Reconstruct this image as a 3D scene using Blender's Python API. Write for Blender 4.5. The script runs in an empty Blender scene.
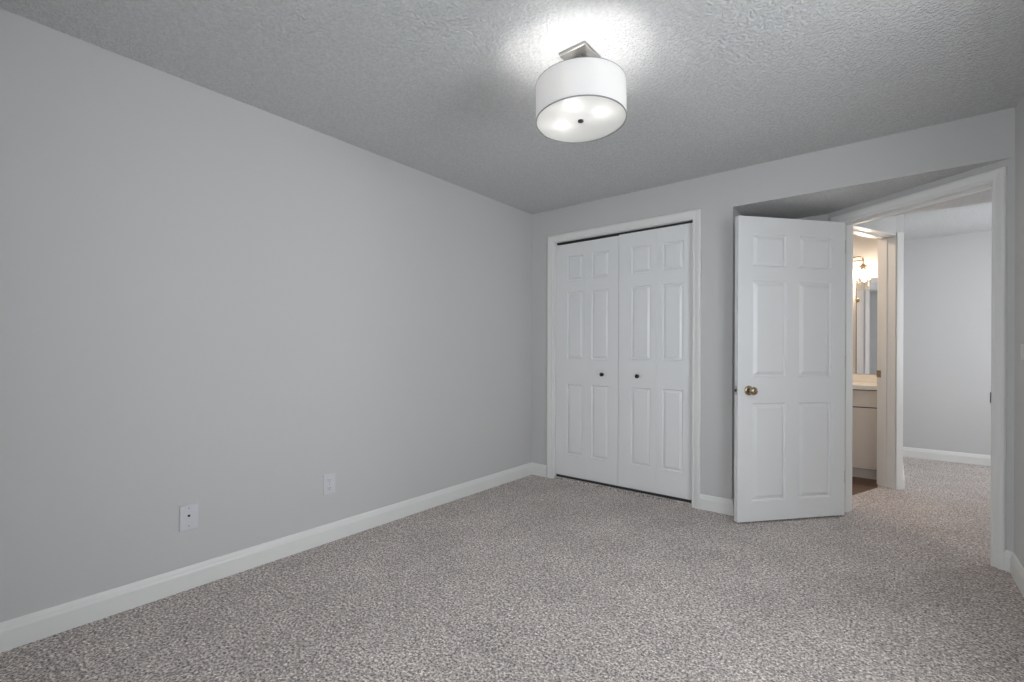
import bpy, bmesh, math, random
from mathutils import Vector, Matrix

scene = bpy.context.scene
COL = scene.collection
PI = math.pi

# ------------------------------------------------------------------ camera
CAM_H = 1.135
cam_d = bpy.data.cameras.new('camera')
cam = bpy.data.objects.new('camera', cam_d)
COL.objects.link(cam)
cam_d.sensor_width = 36.0
cam_d.sensor_fit = 'HORIZONTAL'
cam_d.lens = 36.0 * 472.4188 / 1024.0
cam_d.shift_y = 11.106 / 1024.0
cam_d.clip_start = 0.02
YAW, ROLL = 0.6767, 0.004
cam.matrix_world = (Matrix.Translation((0, 0, CAM_H)) @ Matrix.Rotation(YAW, 4, 'Z')
                    @ Matrix.Rotation(PI / 2, 4, 'X') @ Matrix.Rotation(ROLL, 4, 'Z'))
scene.camera = cam

# ------------------------------------------------------------------ colour management
vs = scene.view_settings
vs.view_transform = 'Standard'
vs.look = 'None'
vs.gamma = 1.0
vs.use_curve_mapping = False
vs.exposure = 0.13
scene.cycles.max_bounces = 14
scene.cycles.diffuse_bounces = 8
scene.cycles.transmission_bounces = 8
scene.cycles.transparent_max_bounces = 12
scene.cycles.sample_clamp_indirect = 6.0

# ------------------------------------------------------------------ world: soft overcast daylight
world = bpy.data.worlds.new('overcast_sky')
scene.world = world
world.use_nodes = True
wn = world.node_tree.nodes
wn['Background'].inputs['Color'].default_value = (0.935, 0.97, 1.02, 1)
wn['Background'].inputs['Strength'].default_value = 7.8


def area(name, loc, direction, sx, sy, power=1.0, color=(1, 1, 1), portal=False):
    d = bpy.data.lights.new(name, 'AREA')
    d.shape = 'RECTANGLE'
    d.size, d.size_y = sx, sy
    d.energy = power
    d.color = color
    o = bpy.data.objects.new(name, d)
    COL.objects.link(o)
    o.location = loc
    o.rotation_euler = Vector(direction).to_track_quat('-Z', 'Y').to_euler()
    if portal:
        d.cycles.is_portal = True
    return o


# room constants (metres, from the photograph)
CX0, CX1, CZ = -2.374, -1.143, 2.125                     # closet opening
XL, XR, YB, YF = -2.615, 0.498, 3.548, -0.45
HC, HS, HH = 2.4185, 2.160, 2.386
XE = -0.869
DU = Vector((0.816, -0.578, 0)).normalized()
DN = Vector((0.578, 0.816, 0)).normalized()
DK = 3.1785
WY0, WY1, WZ0, WZ1 = 1.15, 2.15, 0.70, 2.12         # bedroom window in the right wall, out of view
area('window_daylight', (XR + 0.03, (WY0 + WY1) / 2, (WZ0 + WZ1) / 2), (-1, 0, 0), WY1 - WY0, WZ1 - WZ0, portal=True)
FX = [(-1.12, -0.61), (-0.18, 0.45)]                 # unseen windows added behind the camera to light the back wall
for fa, fb in FX:
    area('added_front_daylight', ((fa + fb) / 2, YF - 0.03, (WZ0 + WZ1) / 2), (0, 1, 0), fb - fa, WZ1 - WZ0, portal=True)
HWY0, HWY1, HWZ0, HWZ1 = 5.3, 6.15, 0.7, 2.15         # unseen hall window opening, added and sized to brighten the hall
area('added_hall_daylight', (2.02, (HWY0 + HWY1) / 2, (HWZ0 + HWZ1) / 2), (-1, 0, 0), HWY1 - HWY0, HWZ1 - HWZ0, portal=True)


# added warm fill light for the vanity front, without a fixture
area('bathroom_fill_light', (-0.75, 4.85, 2.375), (0, 0, -1), 0.3, 0.3, power=6.0, color=(1.0, 0.78, 0.60))


# ------------------------------------------------------------------ materials
def srgb(r, g, b):
    f = lambda c: (c / 255 / 12.92) if c / 255 <= 0.04045 else ((c / 255 + 0.055) / 1.055) ** 2.4
    return (f(r), f(g), f(b), 1)


def new_mat(name):
    m = bpy.data.materials.new(name)
    m.use_nodes = True
    nt = m.node_tree
    b = nt.nodes['Principled BSDF']
    return m, nt, b


def simple(name, col, rough=0.5, metal=0.0, bump=None, spec=0.5):
    m, nt, b = new_mat(name)
    b.inputs['Base Color'].default_value = col
    b.inputs['Roughness'].default_value = rough
    b.inputs['Metallic'].default_value = metal
    b.inputs['Specular IOR Level'].default_value = spec
    if bump:
        scale, strength, dist = bump
        tc = nt.nodes.new('ShaderNodeTexCoord')
        n = nt.nodes.new('ShaderNodeTexNoise')
        n.inputs['Scale'].default_value = scale
        n.inputs['Detail'].default_value = 3
        bp = nt.nodes.new('ShaderNodeBump')
        bp.inputs['Strength'].default_value = strength
        bp.inputs['Distance'].default_value = dist
        nt.links.new(tc.outputs['Object'], n.inputs['Vector'])
        nt.links.new(n.outputs['Fac'], bp.inputs['Height'])
        nt.links.new(bp.outputs['Normal'], b.inputs['Normal'])
    return m


M = {}
M['wall'] = simple('wall_paint', (0.595, 0.592, 0.585, 1), 0.75, bump=(180, 0.12, 0.002), spec=0.3)
M['trim'] = simple('trim_paint', (0.80, 0.80, 0.78, 1), 0.38)
M['door'] = simple('door_paint', (0.82, 0.825, 0.825, 1), 0.32, bump=(260, 0.05, 0.001))
M['closet'] = simple('closet_interior', (0.30, 0.30, 0.30, 1), 0.8)
M['track'] = simple('track_and_gap_shade', (0.03, 0.03, 0.03, 1), 0.6)  # top track; also the painted shade in the gap below the doors
M['black'] = simple('black_knob_metal', (0.012, 0.012, 0.014, 1), 0.35)
M['nickel'] = simple('brushed_nickel', (0.62, 0.60, 0.57, 1), 0.32, metal=1.0)
M['canopy'] = simple('canopy_nickel', (0.36, 0.355, 0.345, 1), 0.30, metal=1.0)
M['brass'] = simple('aged_brass', (0.47, 0.38, 0.26, 1), 0.25, metal=1.0)
M['bronze'] = simple('dark_bronze', (0.20, 0.13, 0.08, 1), 0.45, metal=0.6)
M['darkmetal'] = simple('dark_steel', (0.10, 0.10, 0.11, 1), 0.4, metal=0.8)
M['plastic'] = simple('white_plastic', (0.66, 0.66, 0.69, 1), 0.3)
M['slot'] = simple('dark_slot', (0.02, 0.02, 0.02, 1), 0.6)
M['screw'] = simple('painted_screw', (0.35, 0.35, 0.36, 1), 0.4, metal=0.4)
M['cabinet'] = simple('vanity_paint', (0.72, 0.66, 0.60, 1), 0.45)
M['carcass'] = simple('carcass_gap_shade', (0.16, 0.13, 0.11, 1), 0.7)  # body coloured dark so the gaps between the fronts look shaded
M['counter'] = simple('vanity_counter', (0.85, 0.82, 0.76, 1), 0.25)
M['mirror'] = simple('mirror_glass', (0.90, 0.90, 0.90, 1), 0.02, metal=1.0)
M['rim'] = simple('shade_rim', (0.30, 0.30, 0.30, 1), 0.5)


def carpet():
    m, nt, b = new_mat('frieze_carpet')
    N, L = nt.nodes.new, nt.links.new
    tc = N('ShaderNodeTexCoord')
    v = N('ShaderNodeTexVoronoi'); v.inputs['Scale'].default_value = 130
    n1 = N('ShaderNodeTexNoise'); n1.inputs['Scale'].default_value = 105; n1.inputs['Detail'].default_value = 3; n1.inputs['Roughness'].default_value = 0.7
    n2 = N('ShaderNodeTexNoise'); n2.inputs['Scale'].default_value = 3.0; n2.inputs['Detail'].default_value = 4
    n3 = N('ShaderNodeTexNoise'); n3.inputs['Scale'].default_value = 28; n3.inputs['Detail'].default_value = 3
    for n in (v, n1, n2, n3):
        L(tc.outputs['Object'], n.inputs['Vector'])
    ramp = N('ShaderNodeValToRGB')
    e = ramp.color_ramp.elements
    e[0].position = 0.36; e[0].color = (0.12, 0.103, 0.092, 1)
    e[1].position = 0.66; e[1].color = (0.90, 0.81, 0.76, 1)
    mid = e.new(0.50); mid.color = (0.535, 0.475, 0.445, 1)
    L(n1.outputs['Fac'], ramp.inputs['Fac'])
    # per-tuft tint
    sep = N('ShaderNodeSeparateColor'); L(v.outputs['Color'], sep.inputs['Color'])
    mr = N('ShaderNodeMapRange'); mr.inputs['To Min'].default_value = 0.60; mr.inputs['To Max'].default_value = 1.40
    L(sep.outputs['Red'], mr.inputs['Value'])
    mr2 = N('ShaderNodeMapRange'); mr2.inputs['From Min'].default_value = 0.3; mr2.inputs['From Max'].default_value = 0.7
    mr2.inputs['To Min'].default_value = 0.90; mr2.inputs['To Max'].default_value = 1.10
    L(n2.outputs['Fac'], mr2.inputs['Value'])
    mul = N('ShaderNodeMath'); mul.operation = 'MULTIPLY'
    L(mr.outputs['Result'], mul.inputs[0]); L(mr2.outputs['Result'], mul.inputs[1])
    mx = N('ShaderNodeMix'); mx.data_type = 'RGBA'; mx.blend_type = 'MULTIPLY'; mx.inputs['Factor'].default_value = 1
    L(ramp.outputs['Color'], mx.inputs['A'])
    cmb = N('ShaderNodeCombineColor')
    for k in ('Red', 'Green', 'Blue'):
        L(mul.outputs[0], cmb.inputs[k])
    L(cmb.outputs['Color'], mx.inputs['B'])
    L(mx.outputs['Result'], b.inputs['Base Color'])
    b.inputs['Roughness'].default_value = 1.0
    b.inputs['Specular IOR Level'].default_value = 0.1
    b.inputs['Sheen Weight'].default_value = 0.15
    add = N('ShaderNodeMath'); add.operation = 'ADD'
    L(n1.outputs['Fac'], add.inputs[0]); L(n3.outputs['Fac'], add.inputs[1])
    bp = N('ShaderNodeBump'); bp.inputs['Strength'].default_value = 0.9; bp.inputs['Distance'].default_value = 0.008
    L(add.outputs[0], bp.inputs['Height']); L(bp.outputs['Normal'], b.inputs['Normal'])
    return m


def ceiling_mat():
    m, nt, b = new_mat('textured_ceiling')
    N, L = nt.nodes.new, nt.links.new
    b.inputs['Base Color'].default_value = (0.62, 0.63, 0.63, 1)
    b.inputs['Roughness'].default_value = 0.9
    b.inputs['Specular IOR Level'].default_value = 0.1
    tc = N('ShaderNodeTexCoord')
    n = N('ShaderNodeTexNoise'); n.inputs['Scale'].default_value = 85; n.inputs['Detail'].default_value = 2.5; n.inputs['Roughness'].default_value = 0.55
    L(tc.outputs['Object'], n.inputs['Vector'])
    r = N('ShaderNodeValToRGB'); r.color_ramp.elements[0].position = 0.42; r.color_ramp.elements[1].position = 0.62
    L(n.outputs['Fac'], r.inputs['Fac'])
    n2 = N('ShaderNodeTexNoise'); n2.inputs['Scale'].default_value = 70; n2.inputs['Detail'].default_value = 3; n2.inputs['Roughness'].default_value = 0.7
    L(tc.outputs['Object'], n2.inputs['Vector'])
    tint = N('ShaderNodeValToRGB')  # mottled colour imitates the shading in the stipple hollows
    tint.color_ramp.elements[0].position = 0.38; tint.color_ramp.elements[0].color = (0.62, 0.63, 0.63, 1)
    tint.color_ramp.elements[1].position = 0.62; tint.color_ramp.elements[1].color = (0.71, 0.72, 0.72, 1)
    L(n2.outputs['Fac'], tint.inputs['Fac']); L(tint.outputs['Color'], b.inputs['Base Color'])
    bp = N('ShaderNodeBump'); bp.inputs['Strength'].default_value = 0.9; bp.inputs['Distance'].default_value = 0.0055
    L(r.outputs['Color'], bp.inputs['Height']); L(bp.outputs['Normal'], b.inputs['Normal'])
    return m


def wood_mat():
    m, nt, b = new_mat('dark_wood_planks')
    N, L = nt.nodes.new, nt.links.new
    tc = N('ShaderNodeTexCoord')
    br = N('ShaderNodeTexBrick')
    br.inputs['Scale'].default_value = 1.0
    br.inputs['Brick Width'].default_value = 1.1
    br.inputs['Row Height'].default_value = 0.13
    br.inputs['Mortar Size'].default_value = 0.003
    br.inputs['Color1'].default_value = (0.115, 0.066, 0.042, 1)
    br.inputs['Color2'].default_value = (0.16, 0.095, 0.06, 1)
    br.inputs['Mortar'].default_value = (0.03, 0.018, 0.012, 1)
    mp = N('ShaderNodeMapping'); mp.inputs['Scale'].default_value = (3, 40, 1)
    n = N('ShaderNodeTexNoise'); n.inputs['Scale'].default_value = 2; n.inputs['Detail'].default_value = 5
    L(tc.outputs['Object'], br.inputs['Vector']); L(tc.outputs['Object'], mp.inputs['Vector']); L(mp.outputs['Vector'], n.inputs['Vector'])
    mx = N('ShaderNodeMix'); mx.data_type = 'RGBA'; mx.blend_type = 'OVERLAY'; mx.inputs['Factor'].default_value = 0.5
    L(br.outputs['Color'], mx.inputs['A']); L(n.outputs['Color'], mx.inputs['B'])
    L(mx.outputs['Result'], b.inputs['Base Color'])
    b.inputs['Roughness'].default_value = 0.45
    return m


def translucent(name, col, mixf, refl=None):
    m, nt, b = new_mat(name)
    N, L = nt.nodes.new, nt.links.new
    out = nt.nodes['Material Output']
    nt.nodes.remove(b)
    t = N('ShaderNodeBsdfTranslucent'); t.inputs['Color'].default_value = col
    d = N('ShaderNodeBsdfDiffuse'); d.inputs['Color'].default_value = refl or col
    mx = N('ShaderNodeMixShader'); mx.inputs['Fac'].default_value = mixf
    L(d.outputs[0], mx.inputs[1]); L(t.outputs[0], mx.inputs[2]); L(mx.outputs[0], out.inputs['Surface'])
    return m


def emitter(name, col, s):
    m, nt, b = new_mat(name)
    b.inputs['Base Color'].default_value = (0.9, 0.9, 0.9, 1)
    b.inputs['Emission Color'].default_value = col
    b.inputs['Emission Strength'].default_value = s
    return m


def clear_glass(name, tint, gloss):
    m, nt, b = new_mat(name)
    N, L = nt.nodes.new, nt.links.new
    out = nt.nodes['Material Output']
    nt.nodes.remove(b)
    t = N('ShaderNodeBsdfTransparent'); t.inputs['Color'].default_value = tint
    g = N('ShaderNodeBsdfGlossy'); g.inputs['Roughness'].default_value = 0.05
    mx = N('ShaderNodeMixShader'); mx.inputs['Fac'].default_value = gloss
    L(t.outputs[0], mx.inputs[1]); L(g.outputs[0], mx.inputs[2]); L(mx.outputs[0], out.inputs['Surface'])
    return m


M['carpet'] = carpet()
M['ceiling'] = ceiling_mat()
M['wood'] = wood_mat()
M['shade'] = translucent('linen_drum_shade', (0.84, 0.83, 0.82, 1), 0.20)
M['diffuser'] = translucent('frosted_diffuser', (0.92, 0.93, 0.92, 1), 0.43, (0.5, 0.5, 0.5, 1))
nt_ = M['diffuser'].node_tree
rf = nt_.nodes.new('ShaderNodeBsdfRefraction')
rf.inputs['Roughness'].default_value = 0.55
rf.inputs['IOR'].default_value = 1.25
mx_ = nt_.nodes.new('ShaderNodeMixShader')
mx_.inputs['Fac'].default_value = 0.10
out_ = nt_.nodes['Material Output']
src_ = out_.inputs['Surface'].links[0].from_socket
nt_.links.new(src_, mx_.inputs[1])
nt_.links.new(rf.outputs[0], mx_.inputs[2])
nt_.links.new(mx_.outputs[0], out_.inputs['Surface'])
M['bulb'] = emitter('warm_white_bulb', (1.0, 0.97, 0.94, 1), 66.0)
M['bath_bulb'] = emitter('bath_bulb', (1.0, 0.80, 0.62, 1), 210.0)
M['glass'] = clear_glass('window_glass', (0.97, 0.98, 0.98, 1), 0.04)
M['shade_glass'] = clear_glass('ribbed_shade_glass', (0.985, 0.98, 0.97, 1), 0.08)


# ------------------------------------------------------------------ mesh helpers
def obj(name, bm, mat, parent=None, smooth=False, bevel=0.0, loc=None):
    bmesh.ops.recalc_face_normals(bm, faces=bm.faces)
    me = bpy.data.meshes.new(name)
    bm.to_mesh(me)
    bm.free()
    o = bpy.data.objects.new(name, me)
    COL.objects.link(o)
    me.materials.append(mat)
    if smooth:
        for p in me.polygons:
            p.use_smooth = True
        me.set_sharp_from_angle(angle=math.radians(40))
    if bevel:
        md = o.modifiers.new('bevel', 'BEVEL')
        md.width = bevel
        md.segments = 2
        md.limit_method = 'ANGLE'
    if parent:
        o.parent = parent
    if loc:
        o.location = loc
    return o


def box(bm, x0, x1, y0, y1, z0, z1, fr=None):
    vs_ = []
    for z in (z0, z1):
        for x, y in ((x0, y0), (x1, y0), (x1, y1), (x0, y1)):
            p = Vector((x, y, z))
            if fr:
                p = fr(p)
            vs_.append(bm.verts.new(p))
    a = vs_
    for f in ((0, 3, 2, 1), (4, 5, 6, 7), (0, 1, 5, 4), (1, 2, 6, 5), (2, 3, 7, 6), (3, 0, 4, 7)):
        bm.faces.new([a[i] for i in f])


def prism(bm, pts, z0, z1):
    b0 = [bm.verts.new((x, y, z0)) for x, y in pts]
    b1 = [bm.verts.new((x, y, z1)) for x, y in pts]
    bm.faces.new(b0)
    bm.faces.new(b1)
    n = len(pts)
    for i in range(n):
        j = (i + 1) % n
        bm.faces.new((b0[i], b0[j], b1[j], b1[i]))


def lathe(bm, prof, origin, axis='Z', seg=32, R=None):
    """prof: (radius, height) list turned about an axis."""
    o = Vector(origin)
    rings = []
    for r, h in prof:
        if r < 1e-6:
            p = Vector((0, 0, h))
            rings.append([bm.verts.new(o + (R @ p if R else p))])
        else:
            ring = []
            for i in range(seg):
                a = 2 * PI * i / seg
                p = Vector((r * math.cos(a), r * math.sin(a), h))
                ring.append(bm.verts.new(o + (R @ p if R else p)))
            rings.append(ring)
    for a, b in zip(rings, rings[1:]):
        if len(a) == 1 and len(b) == 1:
            continue
        for i in range(seg):
            j = (i + 1) % seg
            if len(a) == 1:
                bm.faces.new((a[0], b[i], b[j]))
            elif len(b) == 1:
                bm.faces.new((a[i], a[j], b[0]))
            else:
                bm.faces.new((a[i], a[j], b[j], b[i]))


def tube(bm, pts, r, seg=10):
    pts = [Vector(p) for p in pts]
    rings = []
    up = Vector((0, 0, 1))
    for i, p in enumerate(pts):
        t = (pts[min(i + 1, len(pts) - 1)] - pts[max(i - 1, 0)]).normalized()
        s_ = t.cross(up)
        if s_.length < 0.05:
            s_ = t.cross(Vector((1, 0, 0)))
        s_.normalize()
        u = s_.cross(t)
        rings.append([bm.verts.new(p + r * (math.cos(2 * PI * k / seg) * s_ + math.sin(2 * PI * k / seg) * u)) for k in range(seg)])
    for a, b in zip(rings, rings[1:]):
        for k in range(seg):
            j = (k + 1) % seg
            bm.faces.new((a[k], a[j], b[j], b[k]))
    bm.faces.new(rings[0])
    bm.faces.new(rings[-1])


def sweep2(path, prof, mapf, side=1):
    """Sweep a closed profile [(offset, h)] along a 2-D path with mitred corners; mapf(u, v, h) -> 3-D."""
    bm = bmesh.new()
    n = len(path)
    P = [Vector(p) for p in path]
    norms = []
    for a, b in zip(P, P[1:]):
        d = (b - a).normalized()
        norms.append(Vector((-d.y, d.x)) * side)
    rings = []
    for i in range(n):
        if i == 0:
            m = norms[0]
        elif i == n - 1:
            m = norms[-1]
        else:
            n1, n2 = norms[i - 1], norms[i]
            m = (n1 + n2) / (1 + n1.dot(n2))
        rings.append([bm.verts.new(mapf(P[i].x + m.x * o, P[i].y + m.y * o, h)) for o, h in prof])
    k = len(prof)
    for a, b in zip(rings, rings[1:]):
        for i in range(k):
            j = (i + 1) % k
            bm.faces.new((a[i], a[j], b[j], b[i]))
    bm.faces.new(rings[0])
    bm.faces.new(rings[-1])
    return bm


def struct(o, label=None, cat=None):
    o['kind'] = 'structure'
    if label:
        o['label'] = label
    if cat:
        o['category'] = cat
    return o


def empty(name, loc=(0, 0, 0), rz=0.0):
    o = bpy.data.objects.new(name, None)
    COL.objects.link(o)
    o.location = loc
    o.rotation_euler = (0, 0, rz)
    o.empty_display_size = 0.1
    return o


def tag(o, label, cat, group=None):
    o['label'] = label
    o['category'] = cat
    if group:
        o['group'] = group
    return o


def dpt(s, k, z):
    """a point by position along the diagonal doorway wall, distance from the camera-side origin, height."""
    v = DU * s + DN * k
    return Vector((v.x, v.y, z))


# ------------------------------------------------------------------ structure: floor
bm = bmesh.new()
box(bm, XL - 0.1, 2.05, YF - 0.1, 6.85, -0.06, 0.0)
struct(obj('floor', bm, M['carpet']), 'grey-brown speckled carpet over the bedroom and hall floor', 'floor')
bm = bmesh.new()
box(bm, CX0 + 0.008, CX1 - 0.003, YB + 0.012, 4.2, -0.01, 0.015)
struct(obj('floor_closet', bm, M['carpet']), 'carpet inside the closet, its edge showing under the folding doors', 'floor')
# bathroom floor, its edge is the carpet line in the far doorway
T0, T1 = Vector((-0.228, 4.69)), Vector((-0.089, 5.06))
td = (T1 - T0).normalized()
q = T0 - td * 0.47
bm = bmesh.new()
prism(bm, [(q.x, q.y), (T1.x, T1.y), (-0.09, 5.2), (-0.02, 5.2), (-0.02, 5.88), (-1.5, 5.88), (-1.5, 4.27)], -0.02, 0.004)
struct(obj('floor_bathroom', bm, M['wood']), 'dark wood plank floor seen through the bathroom doorway', 'floor')

# ------------------------------------------------------------------ structure: ceilings
bm = bmesh.new()
box(bm, XL - 0.1, XR + 0.1, YF - 0.1, YB + 0.02, HC, HC + 0.08)
struct(obj('ceiling', bm, M['ceiling']), 'textured grey-white bedroom ceiling with a lit halo around the lamp', 'ceiling')
bm = bmesh.new()
box(bm, XE - 0.02, 2.05, YB + 0.012, 4.51, HS, HS + 0.24)
struct(obj('ceiling_alcove', bm, M['ceiling']), 'low dropped ceiling over the angled doorway', 'ceiling')
bm = bmesh.new()
box(bm, XL - 0.1, XE - 0.02, YB + 0.02, 4.51, HS, HS + 0.24)
struct(obj('ceiling_closet', bm, M['closet']), 'closet ceiling hidden above the folding doors', 'ceiling')
bm = bmesh.new()
box(bm, -1.65, 2.05, 4.505, 6.88, HH, HH + 0.08)
struct(obj('ceiling_hall', bm, M['ceiling']), 'pale hall ceiling beyond the open doorway', 'ceiling')

# ------------------------------------------------------------------ structure: bedroom walls
bm = bmesh.new()
box(bm, XL - 0.1, XL, YF, 4.3, -0.02, HC)
struct(obj('wall_left', bm, M['wall']), 'long plain light grey wall on the left', 'wall')
bm = bmesh.new()
box(bm, XL, CX0, YB, YB + 0.11, 0, HC)
box(bm, CX0, CX1, YB, YB + 0.11, CZ, HC)
box(bm, CX1, XE, YB, YB + 0.11, 0, HC)
box(bm, XE, XR + 0.1, YB, YB + 0.012, HS, HC)
struct(obj('wall_back', bm, M['wall']), 'light grey back wall around the closet doors and above the dropped ceiling', 'wall')
bm = bmesh.new()
box(bm, XL, XE - 0.1, 4.2, 4.27, 0, HC)
struct(obj('wall_closet_back', bm, M['closet']), 'dim wall inside the closet behind the folding doors', 'wall')
bm = bmesh.new()
box(bm, XE - 0.1, XE, YB + 0.11, 4.27, 0, HS)
struct(obj('wall_alcove_left', bm, M['wall']), 'short grey alcove wall hidden behind the open panel door', 'wall')
bm = bmesh.new()
box(bm, XE, -0.36, 4.16, 4.26, 0, HS)
struct(obj('wall_alcove_back', bm, M['wall']), 'narrow grey alcove wall seen above the open door top', 'wall')
# diagonal doorway wall
SJL, SJR, SZ = -2.603, -1.737, 2.0585                     # jamb faces, head
S0, S1 = -2.700, -1.645


def dframe(p):                                           # local (s, depth, z)
    return dpt(p.x, DK + p.y, p.z)


bm = bmesh.new()
box(bm, S0, SJL, 0, 0.115, 0, HS, dframe)
box(bm, SJL, SJR, 0, 0.115, SZ, HS, dframe)
box(bm, SJR, S1 + 0.03, 0, 0.115, 0, HS, dframe)
struct(obj('wall_diagonal', bm, M['wall']), 'angled grey wall holding the open doorway to the hall', 'wall')
bm = bmesh.new()
box(bm, XR, XR + 0.11, YF, WY0, -0.02, HC)
box(bm, XR, XR + 0.11, WY1, YB + 0.04, -0.02, HC)
box(bm, XR, XR + 0.11, WY0, WY1, -0.02, WZ0)
box(bm, XR, XR + 0.11, WY0, WY1, WZ1, HC)
struct(obj('wall_right', bm, M['wall']), 'sliver of grey wall at the right edge', 'wall')
bm = bmesh.new()
box(bm, XL - 0.1, FX[0][0], YF - 0.1, YF, -0.02, HC)
box(bm, FX[0][1], FX[1][0], YF - 0.1, YF, -0.02, HC)
box(bm, FX[1][1], XR + 0.11, YF - 0.1, YF, -0.02, HC)
for fa, fb in FX:
    box(bm, fa, fb, YF - 0.1, YF, -0.02, WZ0)
    box(bm, fa, fb, YF - 0.1, YF, WZ1, HC)
struct(obj('wall_front', bm, M['wall']), 'grey wall behind the camera', 'wall')


def window(name, axis, u0, u1, m, label):
    """a two-pane sliding window out of view; u runs along the wall, m is its depth position."""
    B = (lambda bm, a, b, d, za, zb: box(bm, a, b, m - d, m + d, za, zb)) if axis == 'X' else (lambda bm, a, b, d, za, zb: box(bm, m - d, m + d, a, b, za, zb))
    f = 0.05
    um = (u0 + u1) / 2
    bm = bmesh.new()
    B(bm, u0, u0 + f, 0.03, WZ0, WZ1)
    B(bm, u1 - f, u1, 0.03, WZ0, WZ1)
    B(bm, u0 + f, u1 - f, 0.03, WZ0, WZ0 + f)
    B(bm, u0 + f, u1 - f, 0.03, WZ1 - f, WZ1)
    B(bm, um - 0.025, um + 0.025, 0.03, WZ0 + f, WZ1 - f)
    w = struct(obj(name, bm, M['trim']), label, 'window')
    bm = bmesh.new()
    B(bm, u0 + f, um - 0.025, 0.003, WZ0 + f, WZ1 - f)
    B(bm, um + 0.025, u1 - f, 0.003, WZ0 + f, WZ1 - f)
    obj('window_pane', bm, M['glass'], w)


window('window_1', 'Y', WY0, WY1, XR + 0.07, 'white sliding window beside the camera')
window('added_window_2', 'X', *FX[0], YF - 0.07, 'unseen white sliding window added for daylight behind the camera')
window('added_window_3', 'X', *FX[1], YF - 0.07, 'unseen narrow white sliding window added for daylight behind the camera')

# ------------------------------------------------------------------ structure: hall and bathroom walls
HX = 0.078
bm = bmesh.new()
box(bm, HX - 0.12, 2.05, 6.776, 6.876, 0, HH)
struct(obj('wall_hall_far', bm, M['wall']), 'pale grey far hall wall seen through the doorway', 'wall')
bm = bmesh.new()
box(bm, 1.95, 2.05, 3.6, HWY0, 0, HH)
box(bm, 1.95, 2.05, HWY1, 6.776, 0, HH)
box(bm, 1.95, 2.05, HWY0, HWY1, 0, HWZ0)
box(bm, 1.95, 2.05, HWY0, HWY1, HWZ1, HH)
struct(obj('wall_hall_right', bm, M['wall']), 'hall wall out of sight to the right', 'wall')
bm = bmesh.new()
box(bm, XR + 0.11, 1.95, 3.6, 3.68, 0, HS)
struct(obj('wall_hall_near', bm, M['wall']), 'hall wall out of sight behind the bedroom', 'wall')
# wall with the bathroom doorway: hall side H, bathroom side B
H0, H1 = Vector((-0.236, 4.495)), Vector((0.028, 5.096))
B0, B1 = Vector((-0.2485, 4.8385)), Vector((-0.0945, 5.185))
hd = (H1 - H0).normalized()
bd = (B1 - B0).normalized()
BZ = 2.130
Hn, Bn = H1 - hd * 0.76, B1 - bd * 0.76                  # near jamb, hidden
Hs, Bs = H1 - hd * 1.03, B1 - bd * 0.86
bm = bmesh.new()
prism(bm, [B1, H1, (HX, 5.165), (HX, 6.776), (HX - 0.10, 6.776), (HX - 0.10, 5.20)], 0, HH)
prism(bm, [Bn, Hn, H1, B1], BZ, HH)
prism(bm, [Bs, Hs, Hn, Bn], 0, HH)
struct(obj('wall_bathroom', bm, M['wall']), 'hall wall with the bathroom doorway', 'wall')
bm = bmesh.new()
box(bm, -1.6, HX - 0.10, 5.88, 5.96, 0, HH)
struct(obj('wall_bathroom_back', bm, M['wall']), 'warmly lit bathroom wall behind the mirror', 'wall')
bm = bmesh.new()
box(bm, -1.6, -1.5, 4.26, 5.88, 0, HH)
struct(obj('wall_bathroom_left', bm, M['wall']), 'bathroom wall out of sight to the left', 'wall')

# ------------------------------------------------------------------ trim: baseboards
BASE = [(0, 0), (0.014, 0), (0.014, 0.074), (0.0125, 0.080), (0.0105, 0.084), (0.0095, 0.090), (0.0075, 0.098), (0.004, 0.105), (0, 0.108)]
flat = lambda u, v, h: Vector((u, v, h))


def baseboard(name, path, label, side=1):
    return struct(obj(name, sweep2(path, BASE, flat, side), M['trim']), label, 'baseboard')


baseboard('baseboard_left', [(XL, YF), (XL, YB), (-2.436, YB)], 'white baseboard along the long left wall and round to the closet casing', -1)
baseboard('baseboard_back', [(-1.084, YB), (XE, YB), (XE, 4.16), (-0.37, 4.16)], 'white baseboard between the closet casing and the open door', -1)
p0 = dpt(-1.676, DK, 0)
p1 = dpt(S1, DK, 0)
baseboard('baseboard_right', [(p0.x, p0.y), (XR, p1.y), (XR, YF)], 'white baseboard at the right edge beside the doorway casing', -1)
baseboard('baseboard_hall', [(HX, 6.776), (1.95, 6.776)], 'white baseboard on the far hall wall', -1)
baseboard('baseboard_bathroom', [(0.066, 5.149), (HX, 5.165), (HX, 6.776)], 'short white baseboard wrapping the hall wall corner beside the bathroom casing', -1)

# ------------------------------------------------------------------ trim: casings and jambs
CAS = [(0, 0), (0, 0.008), (0.004, 0.0105), (0.010, 0.0115), (0.016, 0.0105), (0.022, 0.0125), (0.034, 0.0160), (0.042, 0.0185), (0.050, 0.0185), (0.056, 0.0165), (0.059, 0.012), (0.059, 0)]


def casing(name, u0, u1, zt, place, label, prof=CAS, z0=0.0):
    bm = sweep2([(u0, z0), (u0, zt), (u1, zt), (u1, z0)], prof, place, 1)
    return struct(obj(name, bm, M['trim']), label, 'door casing')


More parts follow.
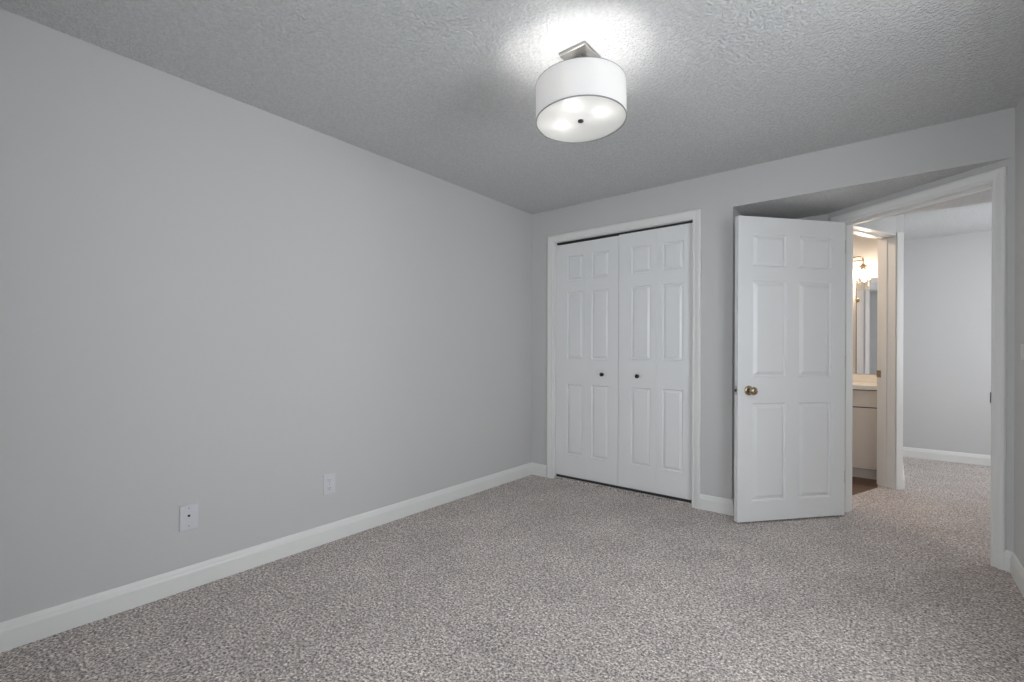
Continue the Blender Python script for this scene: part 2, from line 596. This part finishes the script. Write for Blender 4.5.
casing('trim_1', CX0, CX1, CZ, lambda u, z, h: Vector((u, YB - h, z)), 'white moulded casing framing the closet doors')
casing('trim_2', SJL - 0.004, SJR + 0.004, SZ + 0.004, lambda s, z, h: dpt(s, DK - h, z), 'white moulded casing framing the open doorway on the bedroom side')
casing('trim_3', SJL - 0.003, SJR + 0.003, SZ + 0.003, lambda s, z, h: dpt(s, DK + 0.115 + h, z), 'white casing framing the open doorway on the hall side')

# closet jamb lining
bm = bmesh.new()
box(bm, CX0, CX0 + 0.008, YB + 0.001, YB + 0.11, 0, CZ)
box(bm, CX1 - 0.003, CX1, YB + 0.001, YB + 0.11, 0, CZ)
box(bm, CX0 + 0.008, CX1 - 0.003, YB + 0.001, YB + 0.11, CZ - 0.004, CZ + 0.004)
struct(obj('trim_4', bm, M['trim']), 'white jamb lining inside the closet opening', 'door jamb')
# bedroom door jamb lining with stops
bm = bmesh.new()
box(bm, SJL - 0.004, SJL + 0.001, -0.0005, 0.1155, 0, SZ, dframe)
box(bm, SJR - 0.001, SJR + 0.004, -0.0005, 0.1155, 0, SZ, dframe)
box(bm, SJL, SJR, -0.0005, 0.1155, SZ - 0.001, SZ + 0.004, dframe)
box(bm, SJL + 0.001, SJL + 0.012, 0.042, 0.078, 0, SZ - 0.001, dframe)
box(bm, SJR - 0.012, SJR - 0.001, 0.042, 0.078, 0, SZ - 0.001, dframe)
box(bm, SJL + 0.012, SJR - 0.012, 0.042, 0.078, SZ - 0.012, SZ - 0.001, dframe)
j2 = struct(obj('trim_5', bm, M['trim']), 'white jamb lining with stops in the open doorway', 'door jamb')
bm = bmesh.new()
box(bm, SJR - 0.004, SJR + 0.001, -0.004, 0.032, 0.872, 0.929, dframe)
sp = obj('strike_plate', bm, M['darkmetal'], j2)
sp['label'] = 'dark metal strike plate'

# bathroom door jamb lining, casing, strike


def bathframe(p):                                        # (along the wall from the far jamb, 0..1 hall to bath, z)
    a = H1 - hd * p.x
    b = B1 - bd * p.x
    v = a.lerp(b, p.y)
    return Vector((v.x, v.y, p.z))


bm = bmesh.new()
box(bm, -0.003, 0.006, 0.004, 0.996, 0, BZ, bathframe)
box(bm, 0.006, 0.76, 0.004, 0.996, BZ - 0.006, BZ + 0.003, bathframe)
box(bm, 0.006, 0.015, 0.45, 0.72, 0, BZ - 0.006, bathframe)
box(bm, 0.015, 0.76, 0.45, 0.72, BZ - 0.016, BZ - 0.006, bathframe)
j3 = struct(obj('trim_6', bm, M['trim']), 'white jamb lining of the bathroom doorway, warmly lit', 'door jamb')
bm = bmesh.new()
box(bm, 0.0055, 0.008, 0.78, 1.02, 0.930, 0.990, bathframe)
sp = obj('strike_plate', bm, M['brass'], j3)
sp['label'] = 'brass strike plate'
e36 = (Vector((HX, 5.165)) - H1).normalized()
n36 = Vector((e36.y, -e36.x))
bm = bmesh.new()
# the leg follows the short angled end of the wall
a0 = H1 + e36 * 0.003
leg = [a0, a0 + e36 * 0.058, a0 + e36 * 0.058 + n36 * 0.017, a0 + e36 * 0.030 + n36 * 0.013, a0 + n36 * 0.008]
prism(bm, leg, 0, BZ + 0.02)
struct(obj('trim_7', bm, M['trim']), 'white casing beside the bathroom doorway on the hall side', 'door casing')


# ------------------------------------------------------------------ panel doors
def panel_slab(W, H, T, cols, rows, both=True, prof=None):
    """A moulded slab: local x across, y = 0 front to T back, z up."""
    bm = bmesh.new()
    prof = prof or [(0.0, 0.0), (0.003, 0.008), (0.007, 0.0140), (0.010, 0.0140), (0.032, 0.0020), (0.034, 0.0008)]
    xs = sorted({0.0, W, *[c for a in cols for c in a]})
    zs = sorted({0.0, H, *[c for a in rows for c in a]})

    def side(sign, y0):
        for i in range(len(xs) - 1):
            for k in range(len(zs) - 1):
                xa, xb, za, zb = xs[i], xs[i + 1], zs[k], zs[k + 1]
                pan = any(abs(xa - a) < 1e-6 and abs(xb - b) < 1e-6 for a, b in cols) and any(abs(za - a) < 1e-6 and abs(zb - b) < 1e-6 for a, b in rows)
                if not pan:
                    bm.faces.new([bm.verts.new(p) for p in ((xa, y0, za), (xb, y0, za), (xb, y0, zb), (xa, y0, zb))])
                    continue
                prev = None
                for ins, dep in prof:
                    y = y0 + sign * dep
                    ring = [bm.verts.new(p) for p in ((xa + ins, y, za + ins), (xb - ins, y, za + ins), (xb - ins, y, zb - ins), (xa + ins, y, zb - ins))]
                    if prev:
                        for q_ in range(4):
                            w = (q_ + 1) % 4
                            bm.faces.new((prev[q_], prev[w], ring[w], ring[q_]))
                    prev = ring
                bm.faces.new(prev)
    side(1, 0.0)
    if both:
        side(-1, T)
    else:
        bm.faces.new([bm.verts.new(p) for p in ((0, T, 0), (W, T, 0), (W, T, H), (0, T, H))])
    for fz in ((0, H),):
        for k in range(len(zs) - 1):
            for x in (0, W):
                bm.faces.new([bm.verts.new(p) for p in ((x, 0, zs[k]), (x, T, zs[k]), (x, T, zs[k + 1]), (x, 0, zs[k + 1]))])
        for i in range(len(xs) - 1):
            for z in (0, H):
                bm.faces.new([bm.verts.new(p) for p in ((xs[i], 0, z), (xs[i], T, z), (xs[i + 1], T, z), (xs[i + 1], 0, z))])
    bmesh.ops.remove_doubles(bm, verts=bm.verts, dist=1e-5)
    return bm


# --- the open bedroom door
FP = Vector((-0.7826, 3.3841))
HP = Vector((-0.2515, 4.0095))
dd = (HP - FP).normalized()
FP = FP - dd * 0.0135
DW = (HP - FP).length
DZ0, DZ1 = 0.012, 2.046
door = empty('door_1', (FP.x, FP.y, DZ0), math.atan2(dd.y, dd.x))
struct(door, 'open white six-panel door with a brass knob, standing in front of the alcove', 'door')
rows_d = [(0.147 - DZ0, 0.800 - DZ0), (0.975 - DZ0, 1.619 - DZ0), (1.716 - DZ0, 1.933 - DZ0)]
obj('door_leaf', panel_slab(DW, DZ1 - DZ0, 0.035, [(0.110, 0.367), (0.466, 0.723)], rows_d), M['door'], door, bevel=0.0012)
KZ = 0.886 - DZ0
KX = 0.080
for sgn, y in ((-1, 0.0), (1, 0.035)):
    Rm = Matrix.Rotation(PI / 2 if sgn < 0 else -PI / 2, 3, 'X')
    bm = bmesh.new()
    lathe(bm, [(0, 0.0), (0.032, 0.0), (0.032, 0.003), (0.029, 0.007), (0.020, 0.010), (0.0, 0.010)], (KX, y, KZ), R=Rm, seg=36)
    rose = obj('rosette', bm, M['brass'], door, smooth=True)
    rose['label'] = 'brass rosette'
    bm = bmesh.new()
    lathe(bm, [(0.0, 0.009), (0.013, 0.009), (0.011, 0.020), (0.012, 0.028), (0.020, 0.034), (0.0265, 0.042), (0.0275, 0.050), (0.025, 0.058), (0.018, 0.064), (0.009, 0.0665), (0, 0.067)], (KX, y, KZ), R=Rm, seg=36)
    kb = obj('knob', bm, M['brass'], door, smooth=True)
    kb['label'] = 'round brass knob'
bm = bmesh.new()
box(bm, -0.0015, 0.002, 0.006, 0.029, KZ - 0.028, KZ + 0.028)
lp = obj('latch_plate', bm, M['nickel'], door)
bm = bmesh.new()
box(bm, -0.008, -0.001, 0.011, 0.024, KZ - 0.009, KZ + 0.009)
lb = obj('latch_bolt', bm, M['darkmetal'], lp)
lb['label'] = 'dark latch bolt'
for z in (0.22, 1.02, 1.82):
    bm = bmesh.new()
    lathe(bm, [(0, 0), (0.006, 0), (0.006, 0.09), (0, 0.09)], (DW + 0.007, 0.038, z), seg=14)
    box(bm, DW - 0.001, DW + 0.004, 0.002, 0.036, z, z + 0.09)
    obj('hinge', bm, M['brass'], door, smooth=True)

# --- bifold closet doors
LY = YB + 0.035
LZ0, LZ1 = 0.037, 2.094
rows_c = [(0.232 - LZ0, 0.853 - LZ0), (1.076 - LZ0, 1.667 - LZ0), (1.772 - LZ0, 1.988 - LZ0)]
CPROF = [(0.0, 0.0), (0.0025, 0.007), (0.006, 0.012), (0.008, 0.012), (0.024, 0.0020), (0.026, 0.0008)]


def bifold(name, leaves, knob_x, knob_leaf, knob_z, top, label):
    root = empty(name, (leaves[0][0], LY, LZ0))
    struct(root, label, 'closet door')
    for i, (x0, x1, c0, c1) in enumerate(leaves):
        lf = obj('door_panel', panel_slab(x1 - x0, top - LZ0, 0.03, [(c0 - x0, c1 - x0)], rows_c, both=False, prof=CPROF), M['door'], root, bevel=0.001)
        lf.location = (x0 - leaves[0][0], 0, 0)
        if i == knob_leaf:
            bm = bmesh.new()
            lathe(bm, [(0, 0), (0.010, 0), (0.008, 0.004), (0.007, 0.012), (0.013, 0.017), (0.0165, 0.022), (0.016, 0.027), (0.010, 0.031), (0, 0.032)],
                  (knob_x - x0, 0, knob_z - LZ0), R=Matrix.Rotation(PI / 2, 3, 'X'), seg=28)
            k = obj('knob', bm, M['black'], lf, smooth=True)
            k['label'] = 'small round black knob'
    return root


bifold('door_2', [(-2.3635, -2.0584, -2.250, -2.092), (-2.0578, -1.7555, -2.004, -1.844)], -1.896, 1, 0.950, 2.098,
       'left white folding closet door pair with a black knob')
bifold('door_3', [(-1.7515, -1.4308, -1.642, -1.480), (-1.4298, -1.1475, -1.384, -1.226)], -1.582, 0, 0.946, 2.104,
       'right white folding closet door pair with a black knob')
bm = bmesh.new()
box(bm, CX0 + 0.013, CX1 - 0.013, LY + 0.002, LY + 0.030, 2.107, CZ - 0.0045)
struct(obj('trim_8', bm, M['track']), 'dark sliding track above the closet doors', 'door track')
bm = bmesh.new()  # dark strip painted in as the shade below the closet doors
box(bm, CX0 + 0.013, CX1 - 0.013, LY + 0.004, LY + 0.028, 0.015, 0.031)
struct(obj('trim_gap_shade', bm, M['track']), 'dark strip standing in for the shade under the closet doors', 'door track')

# ------------------------------------------------------------------ ceiling lamp
LX, LYY = -1.051, 1.768
lamp = empty('ceiling_lamp', (LX, LYY, HC))
tag(lamp, 'semi-flush drum ceiling lamp with white shade, lit, on the bedroom ceiling', 'ceiling lamp')
RZ0, RZ1, RR = 2.1255 - HC, 2.2776 - HC, 0.1919
PIV = Vector((0, 0, 2.40 - HC))
TILT = Matrix.Translation(PIV) @ Matrix.Rotation(-0.0337, 4, 'Y') @ Matrix.Rotation(-0.0243, 4, 'X') @ Matrix.Translation(-PIV)   # hangs slightly askew


def hung(bm):
    bmesh.ops.transform(bm, matrix=TILT, verts=bm.verts)
    return bm

bm = bmesh.new()
box(bm, -0.065, 0.065, -0.068, 0.067, -0.0145, 0.0)
obj('canopy', bm, M['canopy'], lamp, bevel=0.002)
bm = bmesh.new()
box(bm, -0.020, 0.020, -0.020, 0.020, RZ1 + 0.012, -0.0145)
obj('stem', bm, M['canopy'], lamp, bevel=0.002)
bm = bmesh.new()
lathe(bm, [(RR, RZ0), (RR, RZ1), (RR - 0.002, RZ1), (RR - 0.002, RZ0), (RR, RZ0)], (0, 0, 0), seg=96)
sh = obj('lamp_shade', hung(bm), M['shade'], lamp, smooth=True)
for z0, z1 in ((RZ0 - 0.0015, RZ0 + 0.0025), (RZ1 - 0.001, RZ1 + 0.0015)):
    bm = bmesh.new()
    lathe(bm, [(RR + 0.0008, z0), (RR + 0.0008, z1), (RR - 0.003, z1), (RR - 0.003, z0), (RR + 0.0008, z0)], (0, 0, 0), seg=96)
    r = obj('shade_rim', hung(bm), M['rim'], sh, smooth=True)
bm = bmesh.new()
lathe(bm, [(0, RZ0 + 0.004), (RR - 0.0022, RZ0 + 0.004), (RR - 0.0022, RZ0 + 0.007), (0, RZ0 + 0.007)], (0, 0, 0), seg=96)
obj('diffuser', hung(bm), M['diffuser'], lamp, smooth=True)
bm = bmesh.new()
lathe(bm, [(0, RZ0 + 0.004), (0.012, RZ0 + 0.0035), (0.0125, RZ0 - 0.001), (0.011, RZ0 - 0.003), (0.006, RZ0 - 0.0045), (0, RZ0 - 0.005)], (0, 0, 0), seg=24)
obj('finial', hung(bm), M['darkmetal'], lamp, smooth=True)
bm = bmesh.new()
lathe(bm, [(0, RZ1 + 0.014), (0.040, RZ1 + 0.012), (0.040, RZ1 - 0.004), (0, RZ1 - 0.004)], (0, 0, 0), seg=24)
for k in range(3):
    a = 2 * PI * k / 3 + math.radians(50)
    tube(bm, [(0.03 * math.cos(a), 0.03 * math.sin(a), RZ1 + 0.0), (RR * math.cos(a) * 0.99, RR * math.sin(a) * 0.99, RZ1 - 0.002)], 0.003, 8)
tube(bm, [(0, 0, RZ1), (0, 0, RZ0 + 0.005)], 0.005, 8)
obj('frame', hung(bm), M['canopy'], lamp)
for dx, dy in ((-0.092, -0.012), (0.100, 0.006), (0.030, -0.115)):
    bm = bmesh.new()
    d = Vector((dx, dy, 0)).normalized()
    tube(bm, [d * 0.03 + Vector((0, 0, RZ1 - 0.008)), Vector((dx, dy, RZ1 - 0.014)), Vector((dx, dy, RZ1 - 0.080))], 0.010, 12)
    sk = obj('socket', hung(bm), M['plastic'], lamp)
    bm = bmesh.new()
    lathe(bm, [(0, -0.038), (0.010, -0.036), (0.020, -0.030), (0.0245, -0.018), (0.024, -0.006), (0.017, 0.008), (0.011, 0.018), (0, 0.020)], (dx, dy, RZ1 - 0.092), seg=20)
    obj('bulb', hung(bm), M['bulb'], lamp, smooth=True)

# ------------------------------------------------------------------ plates on the walls


def wall_frame(root_loc, along, out):
    """matrix whose x runs along the wall, y out of it, z up."""
    a, o = Vector(along), Vector(out)
    return Matrix(((a.x, o.x, 0, root_loc[0]), (a.y, o.y, 0, root_loc[1]), (0, 0, 1, root_loc[2]), (0, 0, 0, 1)))


def plate_mesh(w, h, t):
    bm = bmesh.new()
    w2, h2 = w / 2, h / 2
    rings = []
    for ins, y in ((0, 0), (0, t * 0.55), (0.003, t), (w2 * 0.9, t * 1.02)):
        x, z = w2 - ins, h2 - ins
        rings.append([bm.verts.new((sx * x, y, sz * z)) for sx, sz in ((-1, -1), (1, -1), (1, 1), (-1, 1))])
    for a, b in zip(rings, rings[1:]):
        for i in range(4):
            j = (i + 1) % 4
            bm.faces.new((a[i], a[j], b[j], b[i]))
    bm.faces.new(rings[0])
    bm.faces.new(rings[-1])
    return bm


def disc(name, x, z, r, y0, y1, mat, parent):
    bm = bmesh.new()
    lathe(bm, [(0, 0), (r, 0), (r, y1 - y0), (0, y1 - y0)], (x, y0, z), R=Matrix.Rotation(-PI / 2, 3, 'X'), seg=18)
    return obj(name, bm, mat, parent, smooth=True)


cable = empty('cable_plate')
cable.matrix_world = wall_frame((XL, 0.794, 0.342), (0, -1, 0), (1, 0, 0))
tag(cable, 'white cable wall plate with one black centre hole, left plate on the long wall', 'wall plate')
obj('plate', plate_mesh(0.078, 0.120, 0.010), M['plastic'], cable)
disc('jack', 0.002, 0.008, 0.0060, 0.009, 0.0120, M['slot'], cable)['label'] = 'black cable jack'
for z in (0.044, -0.040):
    disc('screw', 0.002, z, 0.0032, 0.009, 0.0110, M['screw'], cable)

out = empty('power_outlet')
out.matrix_world = wall_frame((XL, 1.516, 0.344), (0, -1, 0), (1, 0, 0))
tag(out, 'white duplex power outlet, right plate on the long wall', 'outlet')
obj('plate', plate_mesh(0.076, 0.120, 0.007), M['plastic'], out)
for z in (0.024, -0.024):
    bm = bmesh.new()
    box(bm, -0.0165, 0.0165, 0.006, 0.0092, z - 0.014, z + 0.014)
    rc = obj('receptacle', bm, M['plastic'], out, bevel=0.004)
    bm = bmesh.new()
    box(bm, -0.0075, -0.0055, 0.0088, 0.0096, z - 0.002, z + 0.007)
    box(bm, 0.0055, 0.0075, 0.0088, 0.0096, z - 0.002, z + 0.006)
    box(bm, -0.0025, 0.0025, 0.0088, 0.0096, z - 0.010, z - 0.006)
    obj('slots', bm, M['slot'], rc)
disc('screw', 0, 0, 0.003, 0.006, 0.0085, M['screw'], out)

sw = empty('light_switch')
sw.matrix_world = wall_frame((XR, 3.302, 1.148), (0, 1, 0), (-1, 0, 0))
tag(sw, 'white light switch plate cut off by the right edge, on the right wall', 'switch')
obj('plate', plate_mesh(0.078, 0.080, 0.008), M['plastic'], sw)
bm = bmesh.new()
box(bm, -0.016, 0.016, 0.007, 0.011, -0.026, 0.026)
obj('rocker', bm, M['plastic'], sw, bevel=0.002)

# ------------------------------------------------------------------ bathroom
VX0, VX1, VY = -1.25, -0.035, 5.29
van = empty('bathroom_vanity', (0, VY, 0))
tag(van, 'off-white bathroom vanity with flat drawer and door fronts, in the warm doorway', 'vanity')
bm = bmesh.new()
box(bm, VX0, VX1, 0.018, 5.875 - VY, 0.093, 0.81)
obj('cabinet_body', bm, M['carcass'], van)
bm = bmesh.new()
box(bm, VX0, VX1, 0.055, 0.075, 0.0045, 0.093)
obj('toe_kick', bm, M['cabinet'], van)
for x0, x1 in ((VX0 + 0.01, -0.665), (-0.655, VX1 - 0.005)):
    bm = bmesh.new()
    box(bm, x0, x1, 0, 0.018, 0.655, 0.803)
    dr = obj('drawer', bm, M['cabinet'], van, bevel=0.002)
    bm = bmesh.new()
    box(bm, x0, x1, 0, 0.018, 0.098, 0.645)
    do = obj('cabinet_door', bm, M['cabinet'], van, bevel=0.002)
    for par, z in ((dr, 0.73), (do, 0.60)):
        bm = bmesh.new()
        lathe(bm, [(0, 0), (0.005, 0), (0.005, 0.015), (0.013, 0.02), (0.013, 0.026), (0, 0.027)], (x0 + 0.22, 0, z), R=Matrix.Rotation(PI / 2, 3, 'X'), seg=16)
        obj('knob', bm, M['brass'], par, smooth=True)
bm = bmesh.new()
box(bm, VX0 - 0.01, VX1, VY - 0.02, 5.879, 0.811, 0.850)
ct = obj('vanity_countertop', bm, M['counter'], bevel=0.003)
tag(ct, 'cream countertop with low backsplash on the bathroom vanity', 'countertop')
bm = bmesh.new()
box(bm, VX0 - 0.01, VX1, 5.858, 5.879, 0.850, 0.925)
obj('backsplash', bm, M['counter'], ct, bevel=0.003)

MY = 5.878
mir = empty('bathroom_mirror', (-0.05, MY, 0.932))
tag(mir, 'wall mirror with thin bronze edge above the vanity backsplash', 'mirror')
mx0, mx1, mz = -0.275 + 0.05, 0.015, 0.955
bm = bmesh.new()
box(bm, mx0, mx1, -0.012, -0.002, 0, mz)
obj('mirror_glass', bm, M['mirror'], mir)
bm = bmesh.new()
box(bm, mx0 - 0.005, mx0 + 0.002, -0.016, 0, -0.002, mz + 0.002)
obj('mirror_frame', bm, M['bronze'], mir)
bm = bmesh.new()
lathe(bm, [(0, 0), (0.010, 0), (0.014, 0.006), (0.012, 0.020), (0.018, 0.026), (0.018, 0.034), (0.008, 0.040), (0, 0.041)], (mx0 + 0.010, -0.012, 0.735), R=Matrix.Rotation(PI / 2, 3, 'X'), seg=20)
obj('pivot_knob', bm, M['brass'], mir, smooth=True)

# vanity lamp: one arm and two added hidden ones on one back plate, a ribbed glass cylinder and bulb on each
SX, SY = -0.218, 5.76
o_ = Vector((SX - 0.2, 5.88, 2.08))
lt = empty('vanity_lamp', o_)
tag(lt, 'lit brass vanity lamp with a ribbed glass shade hanging over the mirror', 'wall lamp')
bm = bmesh.new()
box(bm, -0.62, 0.06, -0.02, 0, -0.035, 0.035)
obj('back_plate', bm, M['brass'], lt, bevel=0.004)


def vanity_light(sx):
    W_ = lambda x, y, z: Vector((x, y, z)) - o_
    bm = bmesh.new()
    pts = [W_(sx - 0.17, 5.865, 2.075), W_(sx - 0.17, 5.80, 2.078), W_(sx - 0.155, SY + 0.01, 2.083), W_(sx - 0.10, SY, 2.086), W_(sx - 0.04, SY, 2.088)]
    for k in range(1, 9):
        a = PI / 2 * k / 8
        pts.append(W_(sx - 0.04 + 0.04 * math.sin(a), SY, 2.048 + 0.04 * math.cos(a)))
    pts.append(W_(sx, SY, 2.01))
    tube(bm, pts, 0.0065, 12)
    tube(bm, [W_(sx - 0.17, 5.80, 2.045), W_(sx - 0.10, SY, 2.047), W_(sx - 0.002, SY, 2.049)], 0.0045, 10)
    obj('arm', bm, M['brass'], lt, smooth=True)
    bm = bmesh.new()
    lathe(bm, [(0, 2.015), (0.012, 2.015), (0.016, 2.005), (0.040, 1.990), (0.042, 1.985), (0.020, 1.983), (0.020, 1.955), (0, 1.955)], W_(sx, SY, 0), seg=28)
    obj('fitter', bm, M['brass'], lt, smooth=True)
    bm = bmesh.new()
    seg = 64
    rg = []
    for z in (1.985, 1.92, 1.85, 1.775):
        ring = []
        for i in range(seg):
            a = 2 * PI * i / seg
            rr = 0.056 + (0.0025 if i % 4 < 2 else -0.0010)
            ring.append(bm.verts.new(W_(sx + rr * math.cos(a), SY + rr * math.sin(a), z)))
        rg.append(ring)
    for a, b in zip(rg, rg[1:]):
        for i in range(seg):
            j = (i + 1) % seg
            bm.faces.new((a[i], a[j], b[j], b[i]))
    so = obj('glass_shade', bm, M['shade_glass'], lt)
    sd = so.modifiers.new('thick', 'SOLIDIFY')
    sd.thickness = 0.003
    bm = bmesh.new()
    lathe(bm, [(0, 1.955), (0.010, 1.953), (0.011, 1.935), (0.018, 1.910), (0.020, 1.893), (0.017, 1.878), (0.009, 1.868), (0, 1.866)], W_(sx, SY, 0), seg=20)
    obj('bulb', bm, M['bath_bulb'], lt, smooth=True)


for k in range(3):
    vanity_light(SX - 0.26 * k)  # the two hidden units on the left are added to brighten the bathroom
